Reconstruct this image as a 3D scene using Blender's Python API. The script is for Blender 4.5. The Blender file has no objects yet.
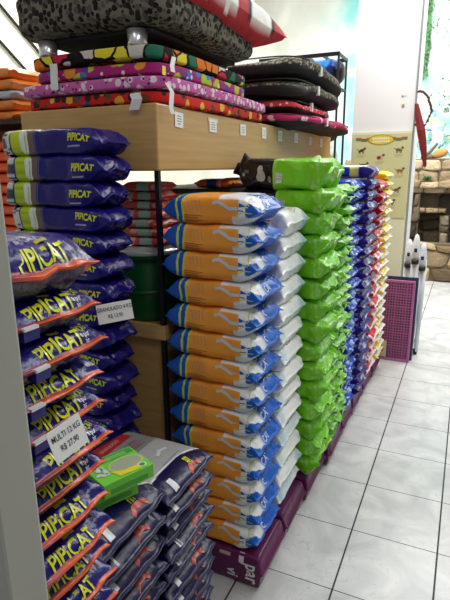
import bpy, bmesh, math, random
from mathutils import Vector, Matrix, noise
random.seed(7)
S = bpy.context.scene
COL = S.collection
PI = math.pi
# ------------------------------------------------------------------ helpers
def lin(c):
    r = []
    for v in c[:3]:
        v /= 255.0
        r.append(v/12.92 if v <= .04045 else ((v+.055)/1.055)**2.4)
    return (r[0], r[1], r[2], 1.0)

def nn(x, y=0.0, z=0.0): return noise.noise(Vector((x, y, z)))

def mat(name, color=None, rough=.5, metal=0., bump=0., bscale=40., attr=False, coat=0., spec=.5, bdist=.01):
    m = bpy.data.materials.new(name); m.use_nodes = True
    nt = m.node_tree; b = nt.nodes['Principled BSDF']
    b.inputs['Roughness'].default_value = rough; b.inputs['Metallic'].default_value = metal
    b.inputs['Coat Weight'].default_value = coat; b.inputs['Coat Roughness'].default_value = .12
    b.inputs['Specular IOR Level'].default_value = spec
    if attr:
        a = nt.nodes.new('ShaderNodeVertexColor'); a.layer_name = 'Col'
        nt.links.new(a.outputs['Color'], b.inputs['Base Color'])
    elif color: b.inputs['Base Color'].default_value = lin(color)
    if bump:
        tc = nt.nodes.new('ShaderNodeTexCoord'); n = nt.nodes.new('ShaderNodeTexNoise')
        n.inputs['Scale'].default_value = bscale; n.inputs['Detail'].default_value = 3
        nt.links.new(tc.outputs['Object'], n.inputs['Vector'])
        bp = nt.nodes.new('ShaderNodeBump'); bp.inputs['Strength'].default_value = bump; bp.inputs['Distance'].default_value = bdist
        nt.links.new(n.outputs['Fac'], bp.inputs['Height']); nt.links.new(bp.outputs['Normal'], b.inputs['Normal'])
    return m

class MB:
    """vertices, faces and a colour per vertex, linked as ONE mesh object"""
    def __init__(s): s.v = []; s.f = []; s.c = []
    def add(s, vs, fs, col=(200, 200, 200)):
        o = len(s.v); s.v += [tuple(p) for p in vs]; s.f += [tuple(i+o for i in f) for f in fs]
        if isinstance(col, list): s.c += col
        else: s.c += [lin(col)]*len(vs)
        return s
    def box(s, x0, x1, y0, y1, z0, z1, col=(200, 200, 200), m=None):
        vs = [Vector((x, y, z)) for x in (x0, x1) for y in (y0, y1) for z in (z0, z1)]
        if m: vs = [m @ v for v in vs]
        return s.add(vs, [(0, 1, 3, 2), (4, 6, 7, 5), (0, 4, 5, 1), (2, 3, 7, 6), (0, 2, 6, 4), (1, 5, 7, 3)], col)
    def tube(s, pts, r, col=(200, 200, 200), n=10, r2=None):
        pts = [Vector(p) for p in pts]; vs = []; fs = []
        for i, p in enumerate(pts):
            d = (pts[min(i+1, len(pts)-1)]-pts[max(i-1, 0)]).normalized()
            a = d.cross(Vector((0, 0, 1)) if abs(d.z) < .9 else Vector((1, 0, 0))).normalized(); b = d.cross(a)
            rr = r if r2 is None else r+(r2-r)*i/(len(pts)-1)
            for k in range(n):
                t = 2*PI*k/n; vs.append(p+a*math.cos(t)*rr+b*math.sin(t)*rr)
        for i in range(len(pts)-1):
            for k in range(n): fs.append((i*n+k, i*n+(k+1) % n, (i+1)*n+(k+1) % n, (i+1)*n+k))
        fs.append(tuple(range(n))[::-1]); fs.append(tuple(range((len(pts)-1)*n, len(pts)*n)))
        return s.add(vs, fs, col)
    def lathe(s, prof, cx, cy, col=(200, 200, 200), n=40):
        vs = []; fs = []
        for r, z in prof:
            for k in range(n): t = 2*PI*k/n; vs.append((cx+r*math.cos(t), cy+r*math.sin(t), z))
        for i in range(len(prof)-1):
            for k in range(n): fs.append((i*n+k, i*n+(k+1) % n, (i+1)*n+(k+1) % n, (i+1)*n+k))
        return s.add(vs, fs, col)
    def mesh(s, name, m, smooth=False):
        me = bpy.data.meshes.new(name); me.from_pydata(s.v, [], s.f)
        a = me.color_attributes.new('Col', 'FLOAT_COLOR', 'POINT')
        a.data.foreach_set('color', [x for c in s.c for x in c])
        for mm in (m if isinstance(m, (list, tuple)) else [m]): me.materials.append(mm)
        if smooth: me.shade_smooth()
        me.update(); return me
    def build(s, name, m, parent=None, smooth=False, bevel=0.):
        return link(name, s.mesh(name, m, smooth), parent, bevel)

def link(name, me, parent=None, bevel=0.):
    o = bpy.data.objects.new(name, me); COL.objects.link(o)
    if parent: o.parent = parent
    if bevel:
        b = o.modifiers.new('bevel', 'BEVEL'); b.width = bevel; b.segments = 2; b.limit_method = 'ANGLE'
    return o

def tag(o, label, cat, group=None, kind=None):
    o['label'] = label; o['category'] = cat
    if group: o['group'] = group
    if kind: o['kind'] = kind
    return o
def struct(o, label=None, cat=None):
    o['kind'] = 'structure'
    if label: o['label'] = label; o['category'] = cat
    return o
def empty(name, loc, rz=0):
    o = bpy.data.objects.new(name, None); COL.objects.link(o); o.location = loc; o.rotation_euler.z = rz
    o.empty_display_size = .05; return o
def kids(o): return [c for c in bpy.data.objects if c.parent == o]
ORD = ['topmost', 'second', 'third', 'fourth', 'fifth', 'sixth', 'seventh', 'eighth', 'ninth', 'tenth', 'eleventh', 'twelfth',
       'thirteenth', 'fourteenth', 'fifteenth', 'sixteenth', 'seventeenth', 'eighteenth', 'nineteenth', 'twentieth', 'twenty-first',
       'twenty-second', 'twenty-third', 'twenty-fourth', 'twenty-fifth', 'twenty-sixth', 'twenty-seventh', 'twenty-eighth']

# text as a finely divided flat mesh: list of (x, y), list of triangles, width
_tc = {}
def text(s, size=1., xs=1., bold=.0, seg=.12):
    key = (s, xs, bold, seg)
    if key not in _tc:
        cu = bpy.data.curves.new('t', 'FONT'); cu.body = s; cu.size = 1.; cu.offset = bold; cu.resolution_u = 3
        o = bpy.data.objects.new('t', cu); COL.objects.link(o)
        dg = bpy.context.evaluated_depsgraph_get(); me = bpy.data.meshes.new_from_object(o.evaluated_get(dg))
        bm = bmesh.new(); bm.from_mesh(me); bmesh.ops.triangulate(bm, faces=bm.faces)
        bmesh.ops.remove_doubles(bm, verts=bm.verts, dist=1e-4)
        for _ in range(4):
            es = [e for e in bm.edges if e.calc_length() > seg]
            if not es: break
            bmesh.ops.subdivide_edges(bm, edges=es, cuts=1); bmesh.ops.triangulate(bm, faces=bm.faces)
        bm.verts.index_update()
        vs = [(v.co.x*xs, v.co.y) for v in bm.verts]; fs = [tuple(v.index for v in f.verts) for f in bm.faces]
        bm.free(); bpy.data.objects.remove(o); bpy.data.meshes.remove(me); bpy.data.curves.remove(cu)
        _tc[key] = (vs, fs)
    vs, fs = _tc[key]
    x0 = min(v[0] for v in vs); x1 = max(v[0] for v in vs)
    return [((x-(x0+x1)/2)*size, y*size) for x, y in vs], fs, (x1-x0)*size

# ------------------------------------------------------------------ camera (solved from the vanishing points of the floor tiles)
def nrm(v): return Vector(v).normalized()
FP = 512.
D = nrm((18, 1980, FP)); Yc = Vector((247, -135, FP)); Yc = (Yc-D*Yc.dot(D)).normalized(); Zc = -D; Xc = Yc.cross(Zc)
Rm = Matrix((Xc, Yc, Zc))
cd = bpy.data.cameras.new('camera'); cam = bpy.data.objects.new('camera', cd); COL.objects.link(cam); S.camera = cam
rt, dn, fw = Rm.col[0], Rm.col[1], Rm.col[2]
M3 = Matrix((rt, -dn, -fw)).transposed()
cam.matrix_world = Matrix.Translation((0, 0, 1.7)) @ M3.to_4x4()
cd.sensor_fit = 'VERTICAL'; cd.sensor_height = 24; cd.lens = FP/600*24; cd.clip_start = .02

# ------------------------------------------------------------------ materials
film = mat('printed_plastic_film', attr=True, rough=.24, bump=.5, bscale=24, coat=.0, bdist=.012, spec=.38)
film2 = mat('printed_matte_film', attr=True, rough=.3, bump=.4, bscale=22, coat=.0, bdist=.010, spec=.35)
paint = mat('printed_surface', attr=True, rough=.5)
wood = mat('beige_wood_laminate', (206, 166, 104), rough=.42)
def wood_nodes(m, a, b):
    nt = m.node_tree; tc = nt.nodes.new('ShaderNodeTexCoord'); mp = nt.nodes.new('ShaderNodeMapping')
    mp.inputs['Scale'].default_value = (3, 1.2, 26); n = nt.nodes.new('ShaderNodeTexNoise'); n.inputs['Scale'].default_value = 2.; n.inputs['Detail'].default_value = 5
    r = nt.nodes.new('ShaderNodeValToRGB'); r.color_ramp.elements[0].position = .3; r.color_ramp.elements[1].position = .75
    r.color_ramp.elements[0].color = lin(a); r.color_ramp.elements[1].color = lin(b)
    nt.links.new(tc.outputs['Object'], mp.inputs['Vector']); nt.links.new(mp.outputs['Vector'], n.inputs['Vector'])
    nt.links.new(n.outputs['Fac'], r.inputs['Fac']); nt.links.new(r.outputs['Color'], m.node_tree.nodes['Principled BSDF'].inputs['Base Color'])
wood_nodes(wood, (184, 144, 88), (202, 162, 104))
blackm = mat('black_metal', (18, 18, 20), rough=.4)
chrome = mat('chrome', (236, 236, 240), rough=.28, metal=.8)
white = mat('white_paint', (240, 240, 242), rough=.5)
paper = mat('white_paper', (236, 236, 236), rough=.6)
ink = mat('black_ink', (40, 40, 45), rough=.6)
greenp = mat('dark_green_plastic', (8, 88, 40), rough=.3)

# ------------------------------------------------------------------ the room
def floor_mat():
    m = mat('grey_floor_tile', rough=.22, spec=.4); nt = m.node_tree; N = nt.nodes; Lk = nt.links; b = N['Principled BSDF']
    g = N.new('ShaderNodeNewGeometry'); sp = N.new('ShaderNodeSeparateXYZ'); Lk.new(g.outputs['Position'], sp.inputs[0])
    def mth(op, a, v=None, c=None):
        n = N.new('ShaderNodeMath'); n.operation = op
        for i, x in enumerate((a, v, c)):
            if x is None: continue
            if isinstance(x, (int, float)): n.inputs[i].default_value = x
            else: Lk.new(x, n.inputs[i])
        return n.outputs[0]
    def line(out, off, per, w):
        t = mth('SUBTRACT', out, off); t = mth('DIVIDE', t, per); t = mth('FRACT', mth('ADD', t, 50.5)); t = mth('ABSOLUTE', mth('SUBTRACT', t, .5))
        return mth('LESS_THAN', t, w/per/2)
    lx = line(sp.outputs[0], -.353, .383, .0075); ly = line(sp.outputs[1], 1.775, .399, .0042)
    l = mth('MAXIMUM', lx, ly)
    tc = N.new('ShaderNodeTexCoord')
    n1 = N.new('ShaderNodeTexNoise'); n1.inputs['Scale'].default_value = 3.2; n1.inputs['Detail'].default_value = 8; n1.inputs['Distortion'].default_value = 1.6
    Lk.new(tc.outputs['Object'], n1.inputs['Vector'])
    r = N.new('ShaderNodeValToRGB'); e = r.color_ramp.elements; e[0].position = .35; e[1].position = .62; e[0].color = lin((182, 183, 184)); e[1].color = lin((208, 208, 207))
    Lk.new(n1.outputs['Fac'], r.inputs['Fac'])
    # thin veins
    n2 = N.new('ShaderNodeTexNoise'); n2.inputs['Scale'].default_value = 5; n2.inputs['Detail'].default_value = 6; n2.inputs['Distortion'].default_value = 2.5
    Lk.new(tc.outputs['Object'], n2.inputs['Vector'])
    v = mth('LESS_THAN', mth('ABSOLUTE', mth('SUBTRACT', n2.outputs['Fac'], .5)), .004)
    v = mth('MULTIPLY', v, mth('GREATER_THAN', n1.outputs['Fac'], .52)); v = mth('MULTIPLY', v, .4)
    m1 = N.new('ShaderNodeMix'); m1.data_type = 'RGBA'; Lk.new(v, m1.inputs['Factor']); Lk.new(r.outputs['Color'], m1.inputs[6]); m1.inputs[7].default_value = lin((130, 132, 136))
    m2 = N.new('ShaderNodeMix'); m2.data_type = 'RGBA'; Lk.new(l, m2.inputs['Factor']); Lk.new(m1.outputs[2], m2.inputs[6]); m2.inputs[7].default_value = lin((38, 36, 40))
    Lk.new(m2.outputs[2], b.inputs['Base Color'])
    rg = mth('MULTIPLY_ADD', l, .5, .24); Lk.new(rg, b.inputs['Roughness'])
    return m
o = MB().box(-5.2, 3.2, -2.2, 9.3, -.1, 0).build('floor', floor_mat()); struct(o)

def mural_mat():
    m = mat('painted_mural', rough=.6); nt = m.node_tree; N = nt.nodes; Lk = nt.links; b = N['Principled BSDF']
    g = N.new('ShaderNodeNewGeometry'); sp = N.new('ShaderNodeSeparateXYZ'); Lk.new(g.outputs['Position'], sp.inputs[0])
    X, Z = sp.outputs[0], sp.outputs[2]
    def mth(op, a, v=None, c=None):
        n = N.new('ShaderNodeMath'); n.operation = op
        for i, x in enumerate((a, v, c)):
            if x is None: continue
            if isinstance(x, (int, float)): n.inputs[i].default_value = x
            else: Lk.new(x, n.inputs[i])
        return n.outputs[0]
    def nz(scale, det=5, dist=.6, off=0):
        mp = N.new('ShaderNodeMapping'); mp.inputs['Location'].default_value = (off, off*1.7, off*.3); Lk.new(g.outputs['Position'], mp.inputs['Vector'])
        n = N.new('ShaderNodeTexNoise'); n.inputs['Scale'].default_value = scale; n.inputs['Detail'].default_value = det; n.inputs['Distortion'].default_value = dist
        Lk.new(mp.outputs['Vector'], n.inputs['Vector']); return n.outputs['Fac']
    def ss(x, a, c):
        n = N.new('ShaderNodeMapRange'); n.interpolation_type = 'SMOOTHSTEP'; Lk.new(x, n.inputs['Value']); n.inputs['From Min'].default_value = a; n.inputs['From Max'].default_value = c
        return n.outputs[0]
    def mix(f, a, c):
        n = N.new('ShaderNodeMix'); n.data_type = 'RGBA'; Lk.new(f, n.inputs['Factor'])
        for i, x in ((6, a), (7, c)):
            if isinstance(x, tuple): n.inputs[i].default_value = lin(x)
            else: Lk.new(x, n.inputs[i])
        return n.outputs[2]
    c = mix(ss(nz(1.1), .35, .62), (214, 214, 210), (242, 242, 238))                       # clouds
    c = mix(mth('MULTIPLY', ss(nz(.8, off=5), .45, .65), .5), c, (206, 226, 206))
    tq = mix(ss(nz(1.6, off=3), .38, .62), (120, 218, 222), (212, 240, 238))               # turquoise water
    c = mix(ss(mth('ADD', X, mth('MULTIPLY', nz(1.2, off=9), .8)), -2.2, -1.2), c, tq)
    right = ss(X, -1.0, -.9)
    tq2 = mix(ss(nz(2.2, off=13), .40, .60), (166, 220, 216), (230, 240, 238))
    c = mix(right, c, tq2)
    lowz = mth('MULTIPLY', right, ss(Z, 2.9, 2.1))
    c = mix(mth('MULTIPLY', lowz, ss(nz(6, 4, 1, 2), .52, .60)), c, (120, 176, 160))
    c = mix(mth('MULTIPLY', lowz, ss(nz(5, 4, 1, 7), .56, .60)), c, (216, 214, 110))
    c = mix(mth('MULTIPLY', lowz, ss(nz(9, 4, 1, 11), .60, .64)), c, (64, 92, 190))
    lf = mth('MULTIPLY', right, ss(nz(14, 4, 1, 21), .58, .62)); lf = mth('MULTIPLY', lf, ss(nz(2.4, 2, .2, 31), .50, .56))
    c = mix(lf, c, (48, 92, 62))
    # the green vine beside the pillar
    vx = mth('ABSOLUTE', mth('SUBTRACT', mth('ADD', X, mth('MULTIPLY', nz(5, 3, .5, 41), .12)), -.80)); vine = mth('MULTIPLY', ss(vx, .13, .07), ss(Z, 2.9, 3.1))
    gv = mix(ss(nz(16, 4, 1, 3), .42, .6), (18, 66, 28), (78, 140, 74))
    c = mix(vine, c, gv)
    Lk.new(c, b.inputs['Base Color']); return m
o = MB().box(-5.2, 3.2, 9.2, 9.35, 0, 5).build('wall_back', mural_mat()); struct(o)
o = MB().box(-5.35, -5.2, -2.2, 9.35, 0, 5).build('wall_left', mat('cream_wall', (244, 242, 222), rough=.6)); struct(o)
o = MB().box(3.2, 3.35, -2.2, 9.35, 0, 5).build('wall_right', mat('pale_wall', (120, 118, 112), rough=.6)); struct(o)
o = MB().box(-5.35, 3.35, -2.2, 9.35, 5, 5.1).build('ceiling', mat('ceiling_paint', (240, 240, 238), rough=.7)); struct(o)

# slanted dark battens across the cream wall, upper left
def ray(px, py):
    v = Vector((px-225, py-300, FP)).normalized(); return Vector((Xc.dot(v), Yc.dot(v), Zc.dot(v)))
def on_x(px, py, x): r = ray(px, py); t = x/r.x; return Vector((x, r.y*t, 1.7+r.z*t))
bt = mat('dark_batten', (26, 26, 28), rough=.5)
for k, (a, b, lb) in enumerate([((-30, -31), (62, 80), 'thin black slanted batten on the cream wall, reaching the leopard bed'),
                            ((-30, 8), (40, 86), 'thin black slanted batten on the cream wall, lowest of the three'),
                            ((5, -22), (60, 45), 'thin black slanted batten on the cream wall, highest of the three')]):
    p, q = on_x(*a, -5.17), on_x(*b, -5.17)
    o = MB().tube([p, q], .019, n=6).build('wall_batten', bt); tag(o, lb, 'batten', 'slanted battens on the left wall')
# column with poster
px0, px1 = -1.03, -.49
m = MB().box(px0, px1, 5.0, 5.35, 0, 5.0).build('wall_column', white); struct(m)
tr = MB().box(px1-.012, px1+.004, 4.985, 5.0, 0, 5.0).build('trim_1', mat('grey_edge_trim', (150, 150, 152), rough=.4)); struct(tr)
low = MB().box(px0, px1-.015, 4.985, 4.999, 0, 2.0).build('trim_2', mat('cream_board', (226, 226, 200), rough=.45)); struct(low)

# ------------------------------------------------------------------ pillow bags
def sgp(v, e): return math.copysign(abs(v)**e, v)
class Bag:
    def __init__(s, L, W, H, seed, tl=.07, tr=.09, e=.55, flare=.04, wr=1., up=0., crumple=1., lfr=1., ge=.75):
        s.__dict__.update(L=L, W=W, H=H, seed=seed*7.31, tl=tl, tr=tr, e=e, flare=flare, wr=wr, up=up, cr=crumple, lfr=lfr, ge=ge)
    def surf(s, u, t):
        L, W, H = s.L, s.W, s.H; c, sn = math.cos(t), math.sin(t)
        dl = (1+u)/2*L; dr = (1-u)/2*L
        g = 1.
        for d, tp in ((dl, s.tl), (dr, s.tr)):
            q = min(1., max(0., d-.008)/tp); g *= .05+.95*math.sin(PI/2*q)**s.ge
        w = .955+s.flare*(1-g)-.02*math.exp(-((u)/.5)**2)
        k = (1-g); mid = 4*g*(1-g); sd = s.seed
        y = W/2*w*sgp(c, s.e); z = H/2*g*sgp(sn, s.e)
        # folds that run out of the seals
        ang = y/W*9
        fold = nn(ang*1.1+sd, u*1.5*L/.5, (3. if sn > 0 else 8.)+sd)
        fold2 = 1-2*abs(nn(ang*1.6+sd*2, u*1.2, (1. if sn > 0 else 5.)-sd))
        z += s.wr*(fold*.20+fold2*.10-.05)*H*mid*abs(sn)**.5
        z += s.wr*H*.26*k*k*nn(ang*.8+sd, 4.1)                 # wavy seal
        z += s.up*k*k*H*.5
        x = u*L/2 + s.wr*.018*k*k*nn(ang*.6-sd, 9.)*(1 if u > 0 else s.lfr)
        # general crumple
        cx, cy, cz = x*14, y*14, z*18
        a = s.cr*H*.07
        x += a*.6*nn(cx+sd, cy, cz); y += a*1.2*nn(cx, cy+sd+4, cz)*(.3+.7*abs(c)); z += a*.7*nn(cx, cy, cz+sd+9)*(.3+.7*(1-abs(sn)**4))
        return Vector((x, y, z))
    def on(s, u, t, off=.0012):
        p = s.surf(u, t); a = s.surf(u+.006, t)-s.surf(u-.006, t); b = s.surf(u, t+.02)-s.surf(u, t-.02)
        n = a.cross(b)*-1; 
        if n.length < 1e-9: n = Vector((0, 0, 1))
        n.normalize(); ctr = Vector((p.x*.9, 0, 0))
        if n.dot(p-ctr) < 0: n = -n
        return p+n*off
    def top(s, x, y, off=.0012):
        u = max(-.995, min(.995, x/(s.L/2))); c = max(-.995, min(.995, y/(s.W/2*.96)))
        return s.on(u, math.acos(sgp(c, 1/s.e)), off)
    def side(s, x, z, off=.0012):       # the -y side
        u = max(-.995, min(.995, x/(s.L/2))); q = max(-.98, min(.98, z/(s.H/2)))
        return s.on(u, PI-math.asin(sgp(q, 1/s.e)), off)
    def end(s, y, z, off=.0012):        # the aisle end, by height above the seam
        c = max(-.96, min(.96, y/(s.W/2*.97))); t = math.acos(sgp(c, 1/s.e)); k = s.H/2*math.sin(t)**s.e
        g = max(.06, min(.93, z/k)); q = math.asin(((g-.05)/.95)**(1/s.ge))*2/PI
        return s.on(1-2*(q*s.tr+.008)/s.L, t, off)
    def mb(s, colf, nu=96, nt=48):
        m = MB(); vs = []; cs = []
        for i in range(nu+1):
            u = -1+2*i/nu
            for k in range(nt):
                t = 2*PI*(k+.5)/nt; p = s.surf(u, t); vs.append(p); cs.append(lin(colf(u, math.cos(t), math.sin(t), p.x, p.y, p.z, s)))
        fs = [(i*nt+k, i*nt+(k+1) % nt, (i+1)*nt+(k+1) % nt, (i+1)*nt+k) for i in range(nu) for k in range(nt)]
        fs = [f[::-1] for f in fs]
        fs.append(tuple(range(nt))); fs.append(tuple(range(nu*nt, (nu+1)*nt))[::-1])
        m.add(vs, fs, cs); return m
    def decal(s, m, txt, where, cx, cy, col, rot=0., shear=0.):
        vs, fs = txt[0], txt[1]; cr, sr = math.cos(rot), math.sin(rot); out = []
        for a, b in vs:
            a += b*shear; a, b = a*cr-b*sr, a*sr+b*cr
            if where == 'end': out.append(s.top(cx-b, cy+a))       # reads along +y, up = away from the aisle
            elif where == 'endz': out.append(s.end(cy+a, cx+b, .0026))
            elif where == 'side': out.append(s.side(cx+a, cy+b))
        m.add(out, fs, col)
def quad(w, h, n=6):
    vs = [(-w/2+w*i/n, -h/2+h*j/n) for i in range(n+1) for j in range(n+1)]
    return vs, [(i*(n+1)+j, (i+1)*(n+1)+j, (i+1)*(n+1)+j+1, i*(n+1)+j+1) for i in range(n) for j in range(n)]
def strip(pts, w, n=4):
    """a bent strip of width w (list or number) through 2-D points"""
    P = []
    for i in range(len(pts)-1):
        for k in range(n): P.append(tuple(pts[i][j]+(pts[i+1][j]-pts[i][j])*k/n for j in (0, 1)))
    P.append(pts[-1]); vs = []; fs = []
    for i, p in enumerate(P):
        a = P[max(i-1, 0)]; b = P[min(i+1, len(P)-1)]; dx, dy = b[0]-a[0], b[1]-a[1]; l = math.hypot(dx, dy) or 1
        f = i/(len(P)-1); ww = w if isinstance(w, (int, float)) else w[0]+(w[1]-w[0])*f
        vs += [(p[0]-dy/l*ww/2, p[1]+dx/l*ww/2), (p[0], p[1]), (p[0]+dy/l*ww/2, p[1]-dx/l*ww/2)]
    for i in range(len(P)-1):
        fs += [(3*i, 3*i+1, 3*i+4, 3*i+3), (3*i+1, 3*i+2, 3*i+5, 3*i+4)]
    return vs, fs

NAVY = (26, 20, 108); YEL = (222, 226, 30); ORG = (232, 92, 36)
def col_orange(u, c, s, x, y, z, b):
    f = (u+1)/2
    if f < .155+.02*s: return (20, 84, 176)
    if f < .175+.02*s: return (196, 214, 70)
    if f < .215+.03*s: return (20, 84, 176)
    if f < .232+.03*s: return (196, 214, 70)
    if c < -.1:
        if f > .855+.13*abs(s)**1.2: return (16, 92, 190)
    elif f > .79+.02*math.sin(y*40): return (18, 92, 196)
    if s > -.05: return (242, 158, 58) if f < (.80 if s < .50 else .60) else (236, 238, 240)
    if f < .73: return (234, 148, 50)
    return (214, 218, 224)
def col_pale(u, c, s, x, y, z, b):
    f = (u+1)/2
    if c < -.55 and f < .6: return (226, 232, 236)
    v = nn(x*9+3, y*12, z*9+b.seed)
    if v > .12: return (246, 248, 248)
    if v < -.22: return (178, 208, 222)
    return (216, 230, 234)
def col_green(u, c, s, x, y, z, b):
    f = (u+1)/2
    if f < .43: return (26, 25, 26)
    if f < .46: return (150, 205, 70)
    if f < .60 and s > .72 and c < .1: return (214, 222, 190) if f < .52 else (134, 206, 52)
    if f > .82 and nn(x*70, y*45, z*60) > .22: return (160, 206, 120)
    return (118, 200, 30)
def col_green2(u, c, s, x, y, z, b):
    f = (u+1)/2
    if f > .80 and nn(x*70, y*45, z*60) > .18: return (160, 200, 126)
    return (106, 186, 36)
def col_blue(u, c, s, x, y, z, b):
    f = (u+1)/2
    if f > .84 and nn(x*30, y*25, z*40+b.seed) > .26: return (180, 204, 236)
    return (10, 58, 178)
def col_indigo(u, c, s, x, y, z, b):
    f = (u+1)/2
    if f > .90: return (46, 26, 126) if nn(y*30, z*20, b.seed) < .33 else (190, 180, 206)
    if c < 0:
        if s > .55: return (214, 220, 232)
        if f > .80: return (46, 26, 126)
        if .68 < f < .79 and s > -.45: return (226, 214, 110)
        if .30 < f < .68 and s > -.45: return (30, 62, 156)
        return (170, 178, 196)
    return (48, 28, 130)
def col_red(u, c, s, x, y, z, b):
    f = (u+1)/2
    if f > .975 and nn(y*14, 0, b.seed) > .1: return (244, 240, 238)
    return (186, 14, 24)
def col_yellow(u, c, s, x, y, z, b):
    f = (u+1)/2
    if f > .975: return (236, 236, 226)
    if .68 < f < .76 and c < .1: return (70, 120, 50)
    return (242, 214, 20)
def col_redwhite(u, c, s, x, y, z, b):
    f = (u+1)/2
    if f > .975 or (f > .9 and nn(y*16, x*16, z*20+b.seed) > .12): return (236, 228, 226)
    return (214, 44, 44)
def col_yelwhite(u, c, s, x, y, z, b):
    f = (u+1)/2
    if f > .975 or (f > .9 and nn(y*16, x*16, z*20+b.seed) > .12): return (236, 236, 226)
    return (240, 206, 40)
def col_s1(u, c, s, x, y, z, b):
    f = (u+1)/2
    if c < .3:
        if .0 < f < .035 and abs(s) < .6: return (30, 140, 70)
        if .05 < f < .135 and abs(s) < .62:
            return (60, 60, 66) if int(z*900) % 3 == 0 else (206, 208, 206)
        if .15 < f < .30-.03*abs(s):
            if ((f-.262)/.022)**2+(s/.6)**2 < 1: return (220, 226, 226)
            return (186, 206, 34) if int((z+1)*220) % 4 else (150, 178, 30)
        if ((f-.29)/.024)**2+(s/.6)**2 < 1: return (220, 226, 226)
        if .15 < f < .37: return (108, 92, 82)
        if .372 < f < .383: return (90, 90, 160)
    return NAVY
def col_s2(u, c, s, x, y, z, b):
    f = (u+1)/2
    if s < 0 and f > .90:
        k = .5+.5*math.sin((y+.19)*8.5+b.seed*.6)
        if y > -.16 and s > -.10-.62*k: return ORG
    if f > .985 and y > -.05: return ORG
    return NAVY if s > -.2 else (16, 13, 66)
def col_silver(u, c, s, x, y, z, b):
    f = (u+1)/2; v = y/(b.W/2)
    if f > .81+.10*v*v*(1 if v > 0 else .3)-.02: 
        return (16, 13, 66)
    if f > .795+.10*v*v*(1 if v > 0 else .3)-.02: return (232, 232, 236)
    if s > 0:
        if f < .17+.05*v: return (16, 13, 66)
        if f < .30 and abs(v) < .62: return (168, 40, 44)
        if .33 < f < .47 and abs(v) < .6 and int(x*300) % 3 == 0: return (140, 46, 50)
        if f < .50: return (128, 130, 134)
        return (170, 172, 172)
    return (120, 122, 126)
def col_purple(u, c, s, x, y, z, b): return (92, 26, 76)

def variants(kind, n, dims, colf, material, deco=None, res=(96, 48)):
    out = []
    for i in range(n):
        b = Bag(**dims, seed=i+len(kind)*3+1); m = b.mb(colf, *res)
        if deco: deco(b, m, i)
        out.append(m.mesh(kind, material, smooth=True))
    return out
# --- decorations
T_PIP = lambda size: text('PIPICAT', size, .72, .045)
def deco_orange(b, m, i):
    X = lambda f: -b.L/2+b.L*f
    b.decal(m, strip([(X(.54), .024), (X(.60), .030), (X(.66), .020), (X(.71), .008), (X(.79), .006)], [.010, .014]), 'side', 0, 0, (206, 204, 204))
    b.decal(m, ([(X(.80), .028), (X(.80), .012), (X(.835), .024), (X(.87), .021)], [(0, 1, 2), (1, 3, 2)]), 'side', 0, 0, (18, 96, 176))
    b.decal(m, quad(b.L*.05, .004, 2), 'side', X(.82), .0, (18, 96, 176))
    for k in range(4):
        for j in range(9):
            b.decal(m, quad(.0035, .0022, 1), 'side', -b.L/2+b.L*(.285+.037*k)+.0011*j, .036-.0045*j, (150, 140, 150))
    for k in range(7):
        b.decal(m, quad(.020, .0022, 1), 'side', -b.L/2+b.L*(.26+.05*(k % 4)), -.020-.008*(k//4), (150, 96, 50))
        b.decal(m, quad(.018, .0022, 1), 'side', -b.L/2+b.L*(.26+.05*(k % 4)), -.036-.005*(k//4), (150, 96, 50))
    for y0 in (-.09, .0, .09):
        b.decal(m, strip([(-.05, -.004), (-.02, .004), (.01, -.004), (.05, .003)], .004), 'end', b.L/2-.045, y0, (206, 222, 90))
        b.decal(m, strip([(-.04, 0), (.0, .005), (.04, 0)], .005), 'end', b.L/2-.068, y0+.02, (214, 232, 246))
    b.decal(m, text('CAT', .026, 1., .02), 'endz', .008, -.02, (214, 228, 246))
    b.decal(m, strip([(-.03, -.01), (.0, .004), (.03, -.002)], .004), 'side', b.L/2-.06, -.008, (206, 222, 90))
    b.decal(m, quad(.02, .004, 2), 'side', b.L/2-.055, .018, (214, 232, 246))
def deco_pale(b, m, i):
    b.decal(m, quad(.028, .006, 3), 'side', b.L/2-.10, .018, (60, 110, 190))
    b.decal(m, quad(.014, .02, 3), 'end', b.L/2-.07, -.09, (62, 112, 196))
    vs = strip([(-.035, -.02), (-.03, .022), (.02, .03), (.045, -.012), (.0, -.024), (-.035, -.02)], .0025)
    b.decal(m, vs, 'end', b.L/2-.05, .0, (120, 110, 112))
    b.decal(m, quad(.028, .018, 4), 'end', b.L/2-.048, .01, (214, 206, 140)); b.decal(m, quad(.012, .014, 3), 'end', b.L/2-.046, .004, (140, 130, 124))
def deco_green(b, m, i):
    b.decal(m, quad(.030, .034, 4), 'side', -b.L/2+b.L*.50, -.012, (220, 226, 220))
    for k in range(6): b.decal(m, quad(.0022, .026, 3), 'side', -b.L/2+b.L*.50-.011+.0044*k, -.010, (40, 40, 40))
    c = (206, 206, 204); x0 = -b.L/2+b.L*.30
    circ = lambda r: ([(0, 0)]+[(r*math.cos(k*PI/8), r*math.sin(k*PI/8)) for k in range(16)], [(0, 1+k, 1+(k+1) % 16) for k in range(16)])
    b.decal(m, circ(.020), 'side', x0, -.006, (168, 164, 158)); b.decal(m, circ(.013), 'side', x0-.004, .016, (188, 182, 172))
    b.decal(m, circ(.010), 'side', x0+.042, -.014, (120, 126, 96)); b.decal(m, circ(.006), 'side', x0-.09, .0, (150, 150, 150))
    b.decal(m, text('cat', .018, 1, .01), 'side', x0-.075, .006, (150, 150, 150))
def deco_s1(b, m, i):
    b.decal(m, text('PIPICAT', .034, .70, .028), 'side', -b.L/2+b.L*.80, .002-.010*(i % 2), YEL, rot=-.05, shear=.1)
    b.decal(m, quad(.05, .005, 4), 'side', -b.L/2+b.L*.76, -.014-.012*(i % 2), (150, 150, 200))
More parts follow.
